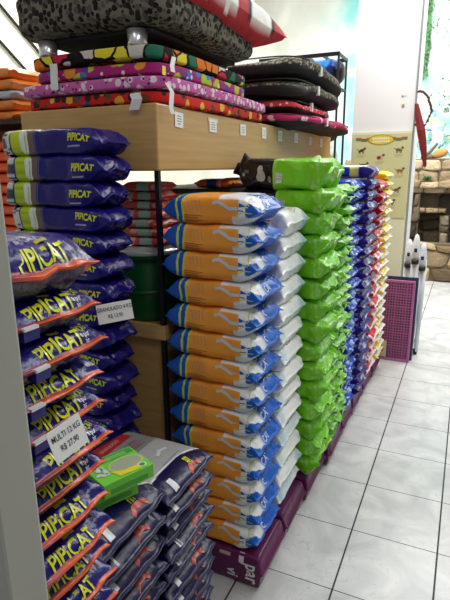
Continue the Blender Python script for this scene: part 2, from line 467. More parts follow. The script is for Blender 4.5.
def deco_s2(b, m, i):
    b.decal(m, text('PIPICAT', .0265, 1.18, .022), 'endz', .0060, .060+.006*i, YEL, shear=.08)
    b.decal(m, quad(.028, .003, 4), 'endz', .0295, .085, (186, 178, 60))
    if i == 3:
        b.decal(m, text('PIPICAT', .010, 1., .01), 'endz', .0215, .145, YEL)
        for k, t in enumerate(('a pura', 'areia')): b.decal(m, text(t, .010, 1.1, .01), 'endz', .0135-.0085*k, .145, (236, 236, 240))
    b.decal(m, quad(.16, .0016, 10), 'end', b.L/2-.006, -.03, (222, 220, 222))
def deco_silver(b, m, i):
    b.decal(m, text('PIPI', .016, .9, .02), 'endz', b.H*.5-.014, .050, YEL)
    b.decal(m, strip([(-.03, -.005), (-.012, .003), (.012, .003), (.03, -.002), (.034, .004)], [.010, .007]), 'endz', b.H*.22, .045, (200, 70, 52))
    b.decal(m, quad(.020, .018, 4), 'endz', b.H*.25, -.075, (226, 226, 232))
    b.decal(m, text('PIPICAT', .050, .72, .025), 'end', -b.L/2+.055, .0, YEL)
    b.decal(m, text('GRANULADO', .022, .7, .02), 'end', -b.L/2+.108, .0, (214, 150, 150))
    b.decal(m, strip([(-.03, -.008), (0, .004), (.03, -.006)], .012), 'end', -b.L/2+.27, .05, (206, 208, 210))
    b.decal(m, quad(.10, .004, 6), 'end', b.L/2-.098, .03, (130, 130, 170))
def deco_f(b, m, i):
    b.decal(m, text('Cat', .03, .8, .02), 'side', 0.06, -.002, (230, 220, 120))

V = {}
V['orange'] = variants('cat_litter_bag', 3, dict(L=.395, W=.275, H=.110, tl=.07, tr=.085, e=.42, up=.0, wr=.8), col_orange, film2, deco_orange, (140, 64))
V['pale'] = variants('cat_litter_bag', 3, dict(L=.42, W=.31, H=.106, tl=.06, tr=.045, ge=.5, e=.36, wr=.8, crumple=1.2), col_pale, film, deco_pale)
V['green'] = variants('pet_food_bag', 4, dict(L=.45, W=.335, H=.113, tl=.06, tr=.09, e=.48, wr=2.1, crumple=1.8, up=.2), col_green, film, deco_green, (110, 64))
V['green2'] = variants('pet_food_bag', 4, dict(L=.44, W=.325, H=.060, tl=.05, tr=.08, wr=2.6, crumple=2.2), col_green2, film, lambda b, m, i: b.decal(m, quad(.05, .03, 4), 'endz', .014, -.13, (232, 206, 50)) if i == 1 else None, (80, 48))
V['blue'] = variants('pet_food_bag', 3, dict(L=.46, W=.27, H=.071, tl=.05, tr=.05, ge=.55, wr=1.3, crumple=1.8), col_blue, film, None, (80, 40))
V['indigo'] = variants('pet_food_bag', 3, dict(L=.46, W=.315, H=.079, tl=.04, tr=.05, ge=.5, wr=1.1, crumple=1.4, e=.45), col_indigo, film, None, (90, 48))
V['red'] = variants('pet_food_bag', 3, dict(L=.46, W=.31, H=.090, tl=.05, tr=.06, ge=.5, wr=1.2, crumple=1.8), col_red, film, None, (80, 40))
V['redwhite'] = variants('pet_food_bag', 2, dict(L=.46, W=.31, H=.090, tl=.05, tr=.06, ge=.5, wr=1.2, crumple=1.8), col_redwhite, film, None, (80, 40))
V['yellow'] = variants('pet_food_bag', 3, dict(L=.46, W=.31, H=.071, tl=.05, tr=.06, ge=.5, wr=1.1, crumple=1.5), col_yellow, film, None, (80, 40))
V['yelwhite'] = variants('pet_food_bag', 2, dict(L=.46, W=.31, H=.071, tl=.05, tr=.06, ge=.5, wr=1.1, crumple=1.5), col_yelwhite, film, None, (80, 40))
V['s1'] = variants('cat_litter_bag', 3, dict(L=.438, W=.225, H=.094, tl=.02, tr=.085, e=.42, wr=1.0, up=-.1, flare=-.35), col_s1, film, deco_s1, (140, 56))
V['s2'] = variants('cat_litter_bag', 4, dict(L=.50, W=.38, H=.074, tl=.06, tr=.060, e=.42, wr=.6, crumple=1.0, flare=.05, ge=.62), col_s2, film, deco_s2, (110, 64))
V['silver1'] = variants('cat_litter_bag', 3, dict(L=.42, W=.295, H=.067, tl=.06, tr=.085, ge=.72, e=.45, wr=.55, crumple=.7), col_silver, film2, deco_silver, (110, 56))
V['silver2'] = variants('cat_litter_bag', 3, dict(L=.42, W=.305, H=.083, tl=.06, tr=.095, ge=.72, e=.45, wr=.55, crumple=.7), col_silver, film2, deco_silver, (110, 56))

def stack(kinds, xr, yc, z0, ztop, pitch, desc, where, group, jit=.010, rot=.025, dx=lambda k: 0, cat='bag', first=None):
    """a column of bags; counted from the top.  xr = where the aisle ends of the bags reach"""
    f0 = (first or pitch)-pitch; n = int(round((ztop-f0-z0)/pitch)); p = (ztop-f0-z0)/n; out = []
    R_ = random.Random(hash(round(yc*100))+n)
    for k in range(n):                       # k = 0 on top
        kd = kinds(k) if callable(kinds) else kinds
        me = V[kd][R_.randrange(len(V[kd]))]
        if kd == 's2' and k == 6: me = V[kd][3]
        L = {'s1': .438, 's2': .50, 'silver1': .42, 'silver2': .42, 'orange': .395, 'pale': .42, 'green': .45, 'green2': .44}.get(kd, .46)
        o = bpy.data.objects.new(me.name, me); COL.objects.link(o)
        o.location = (xr-L/2+R_.uniform(-jit, jit)+dx(k), yc+R_.uniform(-.3, .3)*jit, ztop-f0*(1. if k else .5)-p*(k+.5)); o.scale.z = 1+f0/p if k == 0 else 1; o.rotation_euler.z = R_.uniform(-rot, rot)
        dd = desc(k) if callable(desc) else desc
        pos = 'from the top' if k else 'bag'
        tag(o, f"{dd}, {ORD[k]} {pos} of {where}", cat, group); out.append(o)
    return out
SA = stack('orange', -.642, 1.79, .152, 1.603, .1037, 'orange, white and blue bag', 'the orange stack', 'orange and white bags stacked by the aisle', jit=.007, rot=.02)
stack('pale', -.640, 2.10, .152, 1.525, .0980, 'pale blue and white bag', 'the pale stack', 'pale blue bags stacked by the aisle', jit=.007)
stack('green', -.560, 2.45, .152, 1.735, .1047, lambda k: 'big lime green and black bag' if k < 1 else 'crumpled lime green bag', 'the nearer green stack', 'large lime green bags', jit=.014, rot=.035, first=.138)
stack('green2', -.575, 2.81, .152, 1.605, .056, 'thin crumpled green bag', 'the farther green stack', 'thin green bags', jit=.014, rot=.03)
stack('blue', -.585, 3.155, .152, 1.625, .066, 'small bright blue bag', 'the blue stack', 'bright blue bags', jit=.012)
stack('indigo', -.553, 3.495, .152, 1.705, .074, lambda k: 'indigo bag with silver side' if k < 2 else 'indigo plastic bag', 'the indigo stack', 'indigo bags', jit=.006)
stack(lambda k: 'red' if k < 6 else 'redwhite', -.545, 3.855, .152, 1.610, .086, lambda k: 'plump red bag' if k < 6 else 'red bag with white tip', 'the red stack', 'red bags', jit=.014)
stack(lambda k: 'yellow' if k < 3 else 'yelwhite', -.545, 4.21, .152, 1.665, .068, lambda k: 'bright yellow bag' if k < 3 else 'yellow bag with white tip', 'the yellow stack', 'yellow bags at the far end', jit=.010)

stack('s1', -1.098, 1.495, 0.005, 1.832, .0870, 'navy bag with lime band', 'the stack before the shelf end', 'navy bags with lime bands in front of the shelf', jit=.010, rot=.02, dx=lambda k: -.0018*k)
s2o = stack('s2', -.605, .560, .0, 1.588, .067, 'large navy bag', 'the nearest stack', 'large navy bags with orange seams nearest the camera', jit=.010, rot=.035, dx=lambda k: .004*(k % 3)-.0025*k, first=.098)
sm = mat('white_seam_label', (224, 224, 228), rough=.4)
for k, o in enumerate(s2o[:14]):
    if k in (1, 2, 3, 4):
        c = MB().box(.236, .2515, .002, .034, -.020, -.002, (30, 24, 112)).box(.238, .254, .002, .032, -.002, .003, (226, 226, 230)).build('seam_label', paint, o); c['label'] = 'white and navy seam label'
stack('silver1', -.685, 1.218, .0, .800, .0640, 'navy and grey bag', 'the low stack beside the orange', 'grey and navy bags beside the orange stack', jit=.008, rot=.03)
stack('silver2', -.685, .915, .0, .852, .0800, 'navy and grey bag', 'the stack under the green boxes', 'grey and navy bags under the green boxes', jit=.008, rot=.03)

# purple sacks along the floor
for k, (y0, y1, x1) in enumerate([(1.64, 1.93, -.612), (1.945, 2.26, -.612), (2.28, 2.62, -.60), (2.65, 2.98, -.58), (3.01, 3.30, -.58), (3.33, 3.65, -.575), (3.68, 4.02, -.57), (4.05, 4.38, -.56)]):
    b = Bag(.42, (y1-y0)/.97, .150, seed=k+2, tl=.012, tr=.014, e=.22, flare=.0, wr=.6 if k else .3, crumple=.6 if k else .25); m = b.mb(col_purple, 60, 48)
    if k == 0:
        W_ = (226, 222, 224)
        b.decal(m, text('par', .088, .8, .02), 'side', .135, -.008, W_, rot=-PI/2)
        b.decal(m, text('vi', .075, .8, .02), 'side', .05, -.025, (214, 208, 212), rot=-PI/2)
        b.decal(m, quad(.022, .04, 4), 'side', .115, .052, W_); b.decal(m, quad(.05, .014, 4), 'side', .04, .056, (190, 170, 150))
        b.decal(m, text('10', .05, .9, .03), 'side', -.06, .035, W_, rot=-PI/2)
    m.c = m.c
    o = m.build('purple_sack', film2, None, smooth=True); o.location = (x1-.21, (y0+y1)/2, .0755)
    tag(o, ['purple sack with white writing, lying under the orange stack', 'purple sack lying under the pale stack', 'purple sack lying under the nearer green stack',
            'purple sack lying under the farther green stack', 'purple sack lying under the blue stack', 'purple sack lying under the indigo stack', 'purple sack lying under the red stack', 'purple sack lying under the yellow stack'][k],
        'sack', 'purple sacks on the floor')

# ------------------------------------------------------------------ price cards on the near bags
def on_y(px, py, y): r = ray(px, py); t = y/r.y; return Vector((r.x*t, y, 1.7+r.z*t))
def card(name, p, w, h, lines, label, rz, tilt, roll, fs, cat='price card', bend=.0):
    m = MB(); n = 10; vs = []; fsx = []
    for i in range(n+1):
        for j in range(2):
            a = -w/2+w*i/n; vs.append((a, -.0004-bend*(a/w*2)**2, -h/2+h*j))
    vs += [(x, y+.0008, z) for x, y, z in vs]
    N_ = 2*(n+1)
    for i in range(n): fsx += [(2*i, 2*i+2, 2*i+3, 2*i+1), (N_+2*i, N_+2*i+1, N_+2*i+3, N_+2*i+2), (2*i, N_+2*i, N_+2*i+2, 2*i+2), (2*i+1, 2*i+3, N_+2*i+3, N_+2*i+1)]
    m.add(vs, fsx, (238, 238, 238)); m.add([], [])
    for k, t in enumerate(lines):
        tv, tf, tw = text(t, fs, .72, .012); z0 = h*.12-k*fs*1.35
        m.add([(a, -.0012-bend*(a/w*2)**2, z0+b) for a, b in tv], tf, (52, 52, 56))
    o = m.build(name, paint); o.location = p; o.rotation_euler = (tilt, roll, rz); tag(o, label, cat); return o
c1 = card('price_card', on_x(68, 438, -.555), .070, .055, ['MULTI 12 KG', 'R$ 27,90'], 'white price card reading MULTI 12 KG tucked into the nearest navy stack', PI/2-.1, -.25, -.12, .0145)
c2 = card('price_card', on_y(115, 312, .775), .068, .038, ['GRANULADO 4 KG', 'R$ 13,90'], 'white price card reading 4 KG stuck out between the two tall navy stacks', .75, -.2, -.10, .0108)

# ------------------------------------------------------------------ green boxes
def green_box(name, loc, rz, label):
    r = empty(name, loc, rz); L, W, H = .150, .122, .039
    MB().box(-W/2, W/2, -L/2, L/2, 0, H, (112, 204, 60)).build('carton', paint, r, bevel=.0015)
    m = MB(); z = H+.0008
    def poly(pts, col, dz=0): m.add([(x, y, z+dz) for x, y in pts], [tuple(range(len(pts)))], col)
    # in box coordinates: -x side = left edge of the picture, +x = right, y runs away from the camera
    poly([(-.055, -.07), (-.030, -.07), (-.030, .07), (-.055, .07)], (60, 150, 60))
    poly([(.052*math.cos(t)*.62+.008, .052*math.sin(t)+.022) for t in [k*PI/12 for k in range(24)]], (176, 196, 120), .0002)
    poly([(.044*math.cos(t)*.62+.008, .044*math.sin(t)+.022) for t in [k*PI/12 for k in range(24)]], (158, 166, 140), .0004)
    poly([(.02, -.03), (.052, -.02), (.056, .055), (.036, .05), (.034, .0)], (226, 214, 30), .0005)
    poly([(.012*math.cos(t)+.044, .012*math.sin(t)+.05) for t in [k*PI/8 for k in range(16)]], (214, 226, 206), .0007)
    poly([(.008*math.cos(t)+.044, .008*math.sin(t)+.05) for t in [k*PI/8 for k in range(16)]], (70, 140, 60), .0009)
    for cx, cy, a, b_ in ((-.008, -.05, .011, .010), (.006, -.040, .016, .007), (.022, -.046, .006, .012), (.014, -.060, .006, .010), (-.014, -.040, .006, .006), (-.018, -.058, .005, .005)):
        poly([(cx+a*math.cos(t), cy+b_*math.sin(t)) for t in [k*PI/8 for k in range(16)]], (206, 208, 206), .0006)
    for k in range(3): m.box(-.048+.006*k, -.0455+.006*k, -.055, .05, z, z+.0004, (150, 210, 120))
    m.build('printed_lid', paint, r); 
    t = MB(); 
    t.box(W/2-.001, W/2+.0006, -L/2+.02, L/2-.02, .006, .020, (70, 160, 46)); t.box(-W/2+.01, W/2-.01, -L/2-.0006, -L/2+.001, .012, .026, (74, 166, 50)); t.build('printed_side', paint, r)
    tag(r, label, 'box', 'green boxes on the grey and navy bags'); return r
green_box('green_box', (-.778, .972, .897), -.39, 'bright green picture box with yellow stripe, upper of the two')
green_box('green_box', (-.812, .945, .856), -.44, 'bright green box lying under the other green box')

# ------------------------------------------------------------------ the gondola (shelf unit)
G = empty('shelf_unit', (-1.37, 1.66, 0)); gx, gy = 1.37, -1.66
x0, x1, y0, y1 = -1.70, -1.045, 1.66, 4.25
def gb(name, *a, m=wood, bev=.003): return MB().box(a[0]+gx, a[1]+gx, a[2]+gy, a[3]+gy, a[4], a[5]).build(name, m, G, bevel=bev)
gb('header_box', x0, x1, y0, y1, 1.69, 1.928, bev=.006)
wdk = wood
for (px, py) in ((x1-.022, y0+.004), (x0, y0+.004), (x1-.022, y1-.026), (x0, y1-.026), (x1-.022, 2.9)):
    MB().box(px+gx, px+.018+gx, py+gy, py+.018+gy, 0, 1.69).build('post', blackm, G)
gb('shelf', x0+.02, x1-.02+.0, y0+.03, y1-.03, 1.030, 1.062)
gb('shelf_edge', x0, x1, y0+.002, y0+.022, 1.028, 1.09)
gb('shelf_edge', x1-.02, x1, y0+.024, y1, 1.028, 1.09)
gb('base_cabinet', x0+.01, x1-.028, y0+.03, y1-.03, 0, 1.028)
gb('wire_shelf', x0+.02, x1-.03, 2.35, y1-.04, 1.585, 1.597, m=blackm, bev=0)
gb('back_panel', x0+.02, x0+.035, y0+.03, y1-.03, 1.062, 1.585, m=mat('dark_back_panel', (60, 54, 50), rough=.6))
tag(G, 'long beige laminate shelf unit with black posts and a boxed header', 'shelf unit')
# price tags on the header's aisle side
def on_plane_x(px, py, x): return on_x(px, py, x)
R3 = random.Random(3)
tp = [(179, 120), (213, 126), (243, 130), (264, 133), (280, 136), (296, 138), (310, 141), (321, 143)]
names = ['nearest tag on the header, with two lines', 'second tag from the near corner of the header', 'third tag from the near corner of the header', 'fourth tag from the near corner of the header',
         'fifth tag from the near corner of the header', 'sixth tag from the near corner of the header', 'next to last tag on the header', 'last tag at the far end of the header']
for k, (px, py) in enumerate(tp):
    p = on_x(px, py, x1+.002); w = .060+R3.random()*.012; h = .050+R3.random()*.010
    m = MB(); m.box(0, .0012, -w/2, w/2, -h/2, h/2, (240, 240, 240))
    for q in range(4):
        ww = w*(.35+.3*R3.random()); zz = h*(.25-.17*q)
        m.box(.0012, .0017, -ww/2, ww/2, zz-.0014, zz+.0014, (120, 120, 124))
    if k == 1: m.box(0, .001, -w/2-.012, w/2+.014, h/2-.010, h/2+.006, (220, 206, 176))
    o = m.build('price_tag', paint); o.location = p; o.rotation_euler = (R3.uniform(-.06, .06), 0, 0)
    tag(o, 'small white paper price tag, '+names[k], 'price tag', 'price tags along the header')

# green tubs with clear lids, pink packs on them
clear = mat('clear_plastic', (214, 224, 220), rough=.15, bump=.3, bscale=30); clear.node_tree.nodes['Principled BSDF'].inputs['Transmission Weight'].default_value = .6
for k, (cy, lb) in enumerate(((1.90, 'round dark green plastic tub with clear lid, nearest on the shelf'), (2.29, 'round dark green plastic tub behind the nearer tub'))):
    r = empty('plastic_tub', (-1.27, cy, 1.063))
    MB().lathe([(0, 0), (.155, 0), (.16, .01), (.175, .24), (.177, .27), (.185, .272), (.187, .30), (.179, .30), (.172, .26), (.15, .01), (0, .01)], 0, 0).build('tub_body', greenp, r, smooth=True)
    MB().lathe([(0, .318), (.16, .318), (.176, .312), (.189, .303), (.191, .288), (.188, .288), (.1885, .3025), (0, .303)], 0, 0).build('lid', clear, r, smooth=True)
    MB().lathe([(.166, .12), (.172, .122), (.173, .135), (.167, .137)], 0, 0).build('band', greenp, r, smooth=True)
    tag(r, lb, 'tub', 'green tubs on the shelf')
def col_pink(u, c, s, x, y, z, b):
    f = (u+1)/2
    if .45 < f < .75 and abs(s) < .75 and c < 0: return (168, 212, 190)
    if nn(x*25, y*20, z*30+b.seed) > .25: return (246, 190, 176)
    return (226, 98, 84)
def col_pinkred(u, c, s, x, y, z, b):
    if nn(x*16, y*16, z*20+b.seed) > .2: return (244, 150, 160)
    return (220, 62, 84)
def col_orpk(u, c, s, x, y, z, b):
    f = (u+1)/2
    if .35 < f < .62 and abs(s) < .8: return (44, 72, 150)
    if .66 < f < .72: return (244, 232, 220)
    return (238, 122, 40)
V['pink'] = variants('treat_pack', 3, dict(L=.19, W=.16, H=.038, tl=.02, tr=.02, wr=1.5, crumple=1.4), col_pink, film, None, (50, 32))
V['pinkred'] = variants('treat_pack', 3, dict(L=.24, W=.20, H=.05, tl=.03, tr=.03, wr=1.5, crumple=1.5), col_pinkred, film, None, (50, 32))
V['orpk'] = variants('treat_pack', 3, dict(L=.21, W=.26, H=.045, tl=.02, tr=.02, wr=1.2, crumple=1.2), col_orpk, film, None, (50, 32))
def pile(kd, cx, cy, z0, n, pitch, desc, where, group):
    R_ = random.Random(n*5+int(cy*10)); dims = {'pink': .19, 'pinkred': .24, 'orpk': .21}
    for k in range(n):
        me = V[kd][R_.randrange(3)]; o = bpy.data.objects.new(me.name, me); COL.objects.link(o)
        o.location = (cx+R_.uniform(-.006, .006), cy+R_.uniform(-.005, .005), z0+pitch*(n-k-.5)); o.rotation_euler.z = R_.uniform(-.08, .08)
        tag(o, f"{desc}, {ORD[k]} {'pack from the top' if k else 'pack'} of {where}", 'pack', group)
pile('pink', -1.225, 1.86, 1.384, 7, .0375, 'salmon pink pack', 'the pile on the nearer tub', 'salmon pink packs')
pile('pinkred', -1.225, 2.27, 1.384, 4, .048, 'pinkish pack', 'the pile on the farther tub', 'pinkish red packs')
for k in range(5): pile('orpk', -1.19, 2.50+.30*k, 1.599, 1, .045, 'orange and blue pack', 'the '+['nearest', 'second', 'third', 'fourth', 'farthest'][k]+' pile under the header', 'orange packs under the header')

# ------------------------------------------------------------------ pet beds on the header
def cell_mat(name, cols, scale, edge=None, ew=.03, base=None, thr=.0, rough=.8, bump=.25, specks=None):
    """cells of flat colour; edge colour between them; or blobs of the cell colours on a base colour"""
    m = mat(name, rough=rough, bump=bump, bscale=60, spec=.2, bdist=.004); nt = m.node_tree; N = nt.nodes; Lk = nt.links; b = N['Principled BSDF']
    tc = N.new('ShaderNodeTexCoord'); ns = N.new('ShaderNodeTexNoise'); ns.inputs['Scale'].default_value = 18
    Lk.new(tc.outputs['Object'], ns.inputs['Vector'])
    mx = N.new('ShaderNodeMix'); mx.data_type = 'VECTOR'; mx.inputs['Factor'].default_value = .035 if edge else .02
    Lk.new(tc.outputs['Object'], mx.inputs[4]); Lk.new(ns.outputs['Color'], mx.inputs[5])
    v = N.new('ShaderNodeTexVoronoi'); v.inputs['Scale'].default_value = scale; Lk.new(mx.outputs[1], v.inputs['Vector'])
    sp = N.new('ShaderNodeSeparateColor'); Lk.new(v.outputs['Color'], sp.inputs[0])
    r = N.new('ShaderNodeValToRGB'); r.color_ramp.interpolation = 'CONSTANT'; e = r.color_ramp.elements
    for i, c in enumerate(cols):
        if i < 2: el = e[i]; el.position = i/len(cols)
        else: el = e.new(i/len(cols))
        el.color = lin(c)
    Lk.new(sp.outputs[0], r.inputs['Fac'])
    lt = N.new('ShaderNodeMath'); lt.operation = 'LESS_THAN'; mm = N.new('ShaderNodeMix'); mm.data_type = 'RGBA'
    if edge:
        v2 = N.new('ShaderNodeTexVoronoi'); v2.feature = 'DISTANCE_TO_EDGE'; v2.inputs['Scale'].default_value = scale; Lk.new(mx.outputs[1], v2.inputs['Vector'])
        Lk.new(v2.outputs['Distance'], lt.inputs[0]); lt.inputs[1].default_value = ew
        Lk.new(r.outputs['Color'], mm.inputs[6]); mm.inputs[7].default_value = lin(edge)
    else:
        Lk.new(v.outputs['Distance'], lt.inputs[0]); lt.inputs[1].default_value = thr
        mm.inputs[6].default_value = lin(base); Lk.new(r.outputs['Color'], mm.inputs[7])
    Lk.new(lt.outputs[0], mm.inputs['Factor']); out = mm.outputs[2]
    if specks:
        v3 = N.new('ShaderNodeTexVoronoi'); v3.inputs['Scale'].default_value = specks[0]; Lk.new(tc.outputs['Object'], v3.inputs['Vector'])
        l3 = N.new('ShaderNodeMath'); l3.operation = 'LESS_THAN'; l3.inputs[1].default_value = specks[1]; Lk.new(v3.outputs['Distance'], l3.inputs[0])
        m3 = N.new('ShaderNodeMix'); m3.data_type = 'RGBA'; Lk.new(l3.outputs[0], m3.inputs['Factor']); Lk.new(out, m3.inputs[6]); m3.inputs[7].default_value = lin(specks[2]); out = m3.outputs[2]
    Lk.new(out, b.inputs['Base Color']); return m
M_geo = cell_mat('geometric_print', [(228, 120, 36), (204, 196, 186), (40, 110, 84), (226, 208, 60), (24, 22, 24), (190, 40, 64), (30, 28, 30), (206, 200, 190)], 14, edge=(16, 15, 17), ew=.06)
M_owl = cell_mat('owl_print', [(176, 196, 60), (232, 150, 50), (120, 70, 90), (60, 130, 190), (176, 196, 60), (110, 60, 150)], 19, base=(170, 40, 120), thr=.56, specks=(24, .2, (228, 224, 200)))
M_sheep = cell_mat('sheep_print', [(226, 206, 222), (214, 196, 214), (230, 214, 226)], 34, base=(200, 98, 166), thr=.42, specks=(44, .22, (60, 40, 66)))
M_dogs = cell_mat('red_dog_print', [(120, 70, 40), (222, 168, 50), (60, 80, 130), (60, 36, 30), (40, 40, 48), (220, 190, 80)], 26, base=(204, 40, 34), thr=.48)
M_leo = cell_mat('leopard_plush', [(30, 28, 26), (46, 42, 38), (86, 82, 74)], 52, base=(112, 108, 96), thr=.56, rough=.95, bump=1.)
M_blackf = mat('black_fabric', (30, 29, 31), rough=.85, bump=.3, bscale=80)
M_weave = cell_mat('beige_weave', [(150, 144, 124), (116, 112, 98)], 60, base=(60, 58, 52), thr=.5, rough=.9)
M_pinkdot = cell_mat('pink_dot_print', [(246, 214, 214), (240, 226, 222)], 30, base=(222, 66, 86), thr=.30)
M_mag = cell_mat('magenta_print', [(240, 196, 206), (90, 60, 74)], 18, base=(178, 40, 92), thr=.34)
M_red = mat('red_fabric', (176, 22, 40), rough=.75, bump=.25, bscale=26, bdist=.02)

def slab(L, W, H, e=.28, ez=.6, sag=0., seed=1, n=48, nt=32, dent=0., topcut=None, crown=0.):
    """a soft cushion: super-ellipse outline in plan, rounded edge; returns MB plus list of face sides"""
    m = MB(); vs = []; 
    for i in range(nt+1):
        ph = -PI/2+PI*i/nt; cz = sgp(math.sin(ph), ez); rr = max(.0, math.cos(ph))**ez
        for k in range(n):
            t = 2*PI*k/n; x = W/2*sgp(math.cos(t), e)*rr; y = L/2*sgp(math.sin(t), e)*rr; z = H/2*cz
            q = (2*x/W)**2+(2*y/L)**2
            z += crown*(1-min(1, q))*(1 if cz > 0 else -.2)
            z -= sag*(2*y/L)**2
            z += dent*nn(x*4+seed, y*4, z*3); x += dent*.8*nn(y*5, z*9, seed); y += dent*.8*nn(x*5, z*9, seed+5)
            vs.append((x, y, z))
    fs = [(i*n+k, i*n+(k+1) % n, (i+1)*n+(k+1) % n, (i+1)*n+k) for i in range(nt) for k in range(n)]
    m.add(vs, fs, (200, 200, 200)); return m
def piping(L, W, z, e, r=.004, n=64):
    m = MB(); pts = [(W/2*sgp(math.cos(2*PI*k/n), e), L/2*sgp(math.sin(2*PI*k/n), e), z) for k in range(n+1)]
    return m.tube(pts, r, n=6)
def hang_tag(parent, pts, w, name='care_tag', lab=None, col=(226, 226, 226)):
    """a ribbon tag through points given in world space"""
    inv = Matrix.Translation(-parent.location); m = MB(); pts = [Vector(p) for p in pts]
    d = Vector((1, 0, 0)) if w > 0 else Vector((0, 1, 0)); w = abs(w)
    vs = []; fs = []
    for p in pts:
        p = inv @ p; vs += [p-d*w/2, p+d*w/2]
    for i in range(len(pts)-1): fs.append((2*i, 2*i+1, 2*i+3, 2*i+2))
    m.add(vs, fs, col); o = m.build(name, paint, parent)
    sd = o.modifiers.new('thick', 'SOLIDIFY'); sd.thickness = .0012; sd.offset = 0
    return o
yb0 = 1.665
def bed(name, mt, xc, W, ya, yb, z0, H, label, e=.22, seed=1, pip=None, group='printed pet mattresses'):
    r = empty(name, (xc, (ya+yb)/2, z0)); L = yb-ya
    o = slab(L, W, H, e=e, ez=.22, seed=seed, dent=.005, n=128, nt=48).build('mattress', mt, r, smooth=True); o.location = (0, 0, H/2)
    if pip: 
        for zz in (.12, .88): 
            piping(L*.985, W*.985, H*zz, e).build('piping', pip, r, smooth=True)
    tag(r, label, 'pet bed', group); return r
b1 = bed('pet_mattress', M_dogs, -1.372, .685, 1.675, 2.78, 1.929, .049, 'red pet mattress printed with dogs, lowest in the near pile', seed=2)
b2 = bed('pet_mattress', M_sheep, -1.378, .715, 1.66, 2.80, 1.979, .050, 'pink pet mattress printed with white sheep, on the red one', seed=4)
b3 = bed('pet_mattress', M_owl, -1.345, .615, 1.68, 2.53, 2.030, .049, 'magenta pet mattress printed with owls, under the geometric one', seed=6)
b4 = bed('pet_mattress', M_geo, -1.345, .625, 1.665, 2.53, 2.080, .051, 'pet mattress in a geometric print outlined in black, top of the flat ones', seed=8)
def on_y(px, py, y): r = ray(px, py); t = y/r.y; return Vector((r.x*t, y, 1.7+r.z*t))
def tagline(parent, pxs, y, w, **k): hang_tag(parent, [on_y(a, b, y) for a, b in pxs], w, **k)
tagline(b3, [(53, 64), (54, 70), (54, 78), (55, 90)], 1.652, .036)
hang_tag(b1, [on_x(138, 87, -1.2), on_y(135, 95, 1.645), on_y(137, 99, 1.64), on_y(134, 110, 1.645)], .045)
hang_tag(b4, [on_x(174, 57, -1.018), on_x(172, 66, -1.014), on_x(173, 72, -1.012)], -.03)
hang_tag(b2, [on_x(167, 83, -1.012), on_x(172, 92, -1.010), on_x(171, 108, -1.010), on_x(173, 114, -1.010)], -.030)
hang_tag(b3, [on_x(164, 66, -1.022), on_x(164, 75, -1.020)], -.022, col=(226, 214, 60))
# plush bed on chrome feet
r = empty('plush_pet_bed', (-1.34, 2.09, 2.132)); 
for fx in (-.235, .19):
    for fy in (-.37, .33):
        MB().lathe([(0, 0), (.038, 0), (.035, .015), (.038, .055), (0, .055)], fx, fy, n=24).build('foot', chrome, r, smooth=True)
MB().box(-.27, .25, -.37, .38, .046, .064).build('base_board', M_blackf, r, bevel=.01)
lm = slab(.90, .70, .19, e=.24, ez=.36, seed=3, dent=.03, n=96, nt=48)
def sst(v): v = max(0, min(1, v)); return v*v*(3-2*v)
lm.v = [(x, y, z-max(0, z)/.095*(.055*sst((x+.2)/.5)+.03*sst((y+.2)/.5))) for x, y, z in lm.v]
o = lm.build('cushion', M_leo, r, smooth=True); o.location = (0, 0, .152)
tag(r, 'leopard-print grey plush pet bed on chrome feet, top of the near pile', 'pet bed')
# red cushion on it
def pillow(L, W, H, seed, n=44, tuck=.10, wr=.02):
    m = MB(); vs = []; fs = []
    for sd in (1, -1):
        for i in range(n+1):
            for k in range(n+1):
                a = -1+2*i/n; b = -1+2*k/n
                h = ((1-a**4)*(1-b**4))**.42 if abs(a) < 1 and abs(b) < 1 else 0
                x = W/2*a*(1-tuck*(1-b*b)*a*a); y = L/2*b*(1-tuck*(1-a*a)*b*b)
                edge = max(a*a, b*b)
                z = sd*H/2*h*(1+wr*8*edge*nn(x*14+seed, y*14, sd)) + wr*.5*nn(x*6, y*6, seed+sd)*h
                vs.append((x, y, z))
    N_ = (n+1)**2
    for i in range(n):
        for k in range(n):
            q = (i*(n+1)+k, (i+1)*(n+1)+k, (i+1)*(n+1)+k+1, i*(n+1)+k+1); fs.append(q); fs.append(tuple(N_+v for v in q[::-1]))
    m.add(vs, fs, (176, 24, 42)); return m
pm = pillow(1.04, .88, .22, 5, n=64)
cc = []
for (x, y, z) in pm.v:
    d = math.hypot((x-.02)/.30, (y-.05)/.34); dd = math.hypot((x-.22)/.12, (y-.36)/.10)
    c = (178, 16, 38)
    if x > .36 and z > -.045:
        if -.30 < y < .04 and z > -.02-.3*abs(y+.13): c = (236, 234, 232)
        elif .14 < y < .40 and z > -.035: c = (236, 234, 232) if z > -.022 and .17 < y < .37 else (28, 26, 28)
    elif z > .0 and x < .3:
        if x > .16 and .12 < y < .44: 
            c = (28, 26, 28) if (.18 > abs(dd-1) ) else ((236, 234, 232) if dd < 1 or d > 1 else c)
        elif .78 < d < 1.0: c = (236, 234, 232)
        elif d < .78: c = (30, 28, 30)
    cc.append(lin(c))
pm.c = cc
o = pm.build('cushion', mat('printed_cushion_cloth', attr=True, rough=.75, bump=.3, bscale=22, bdist=.015), None, smooth=True)
o.location = (-1.33, 2.13, 2.415); o.rotation_euler = (-.05, .17, -.03)
tag(o, 'puffy red cushion with white and black print, lying on the leopard bed', 'cushion')

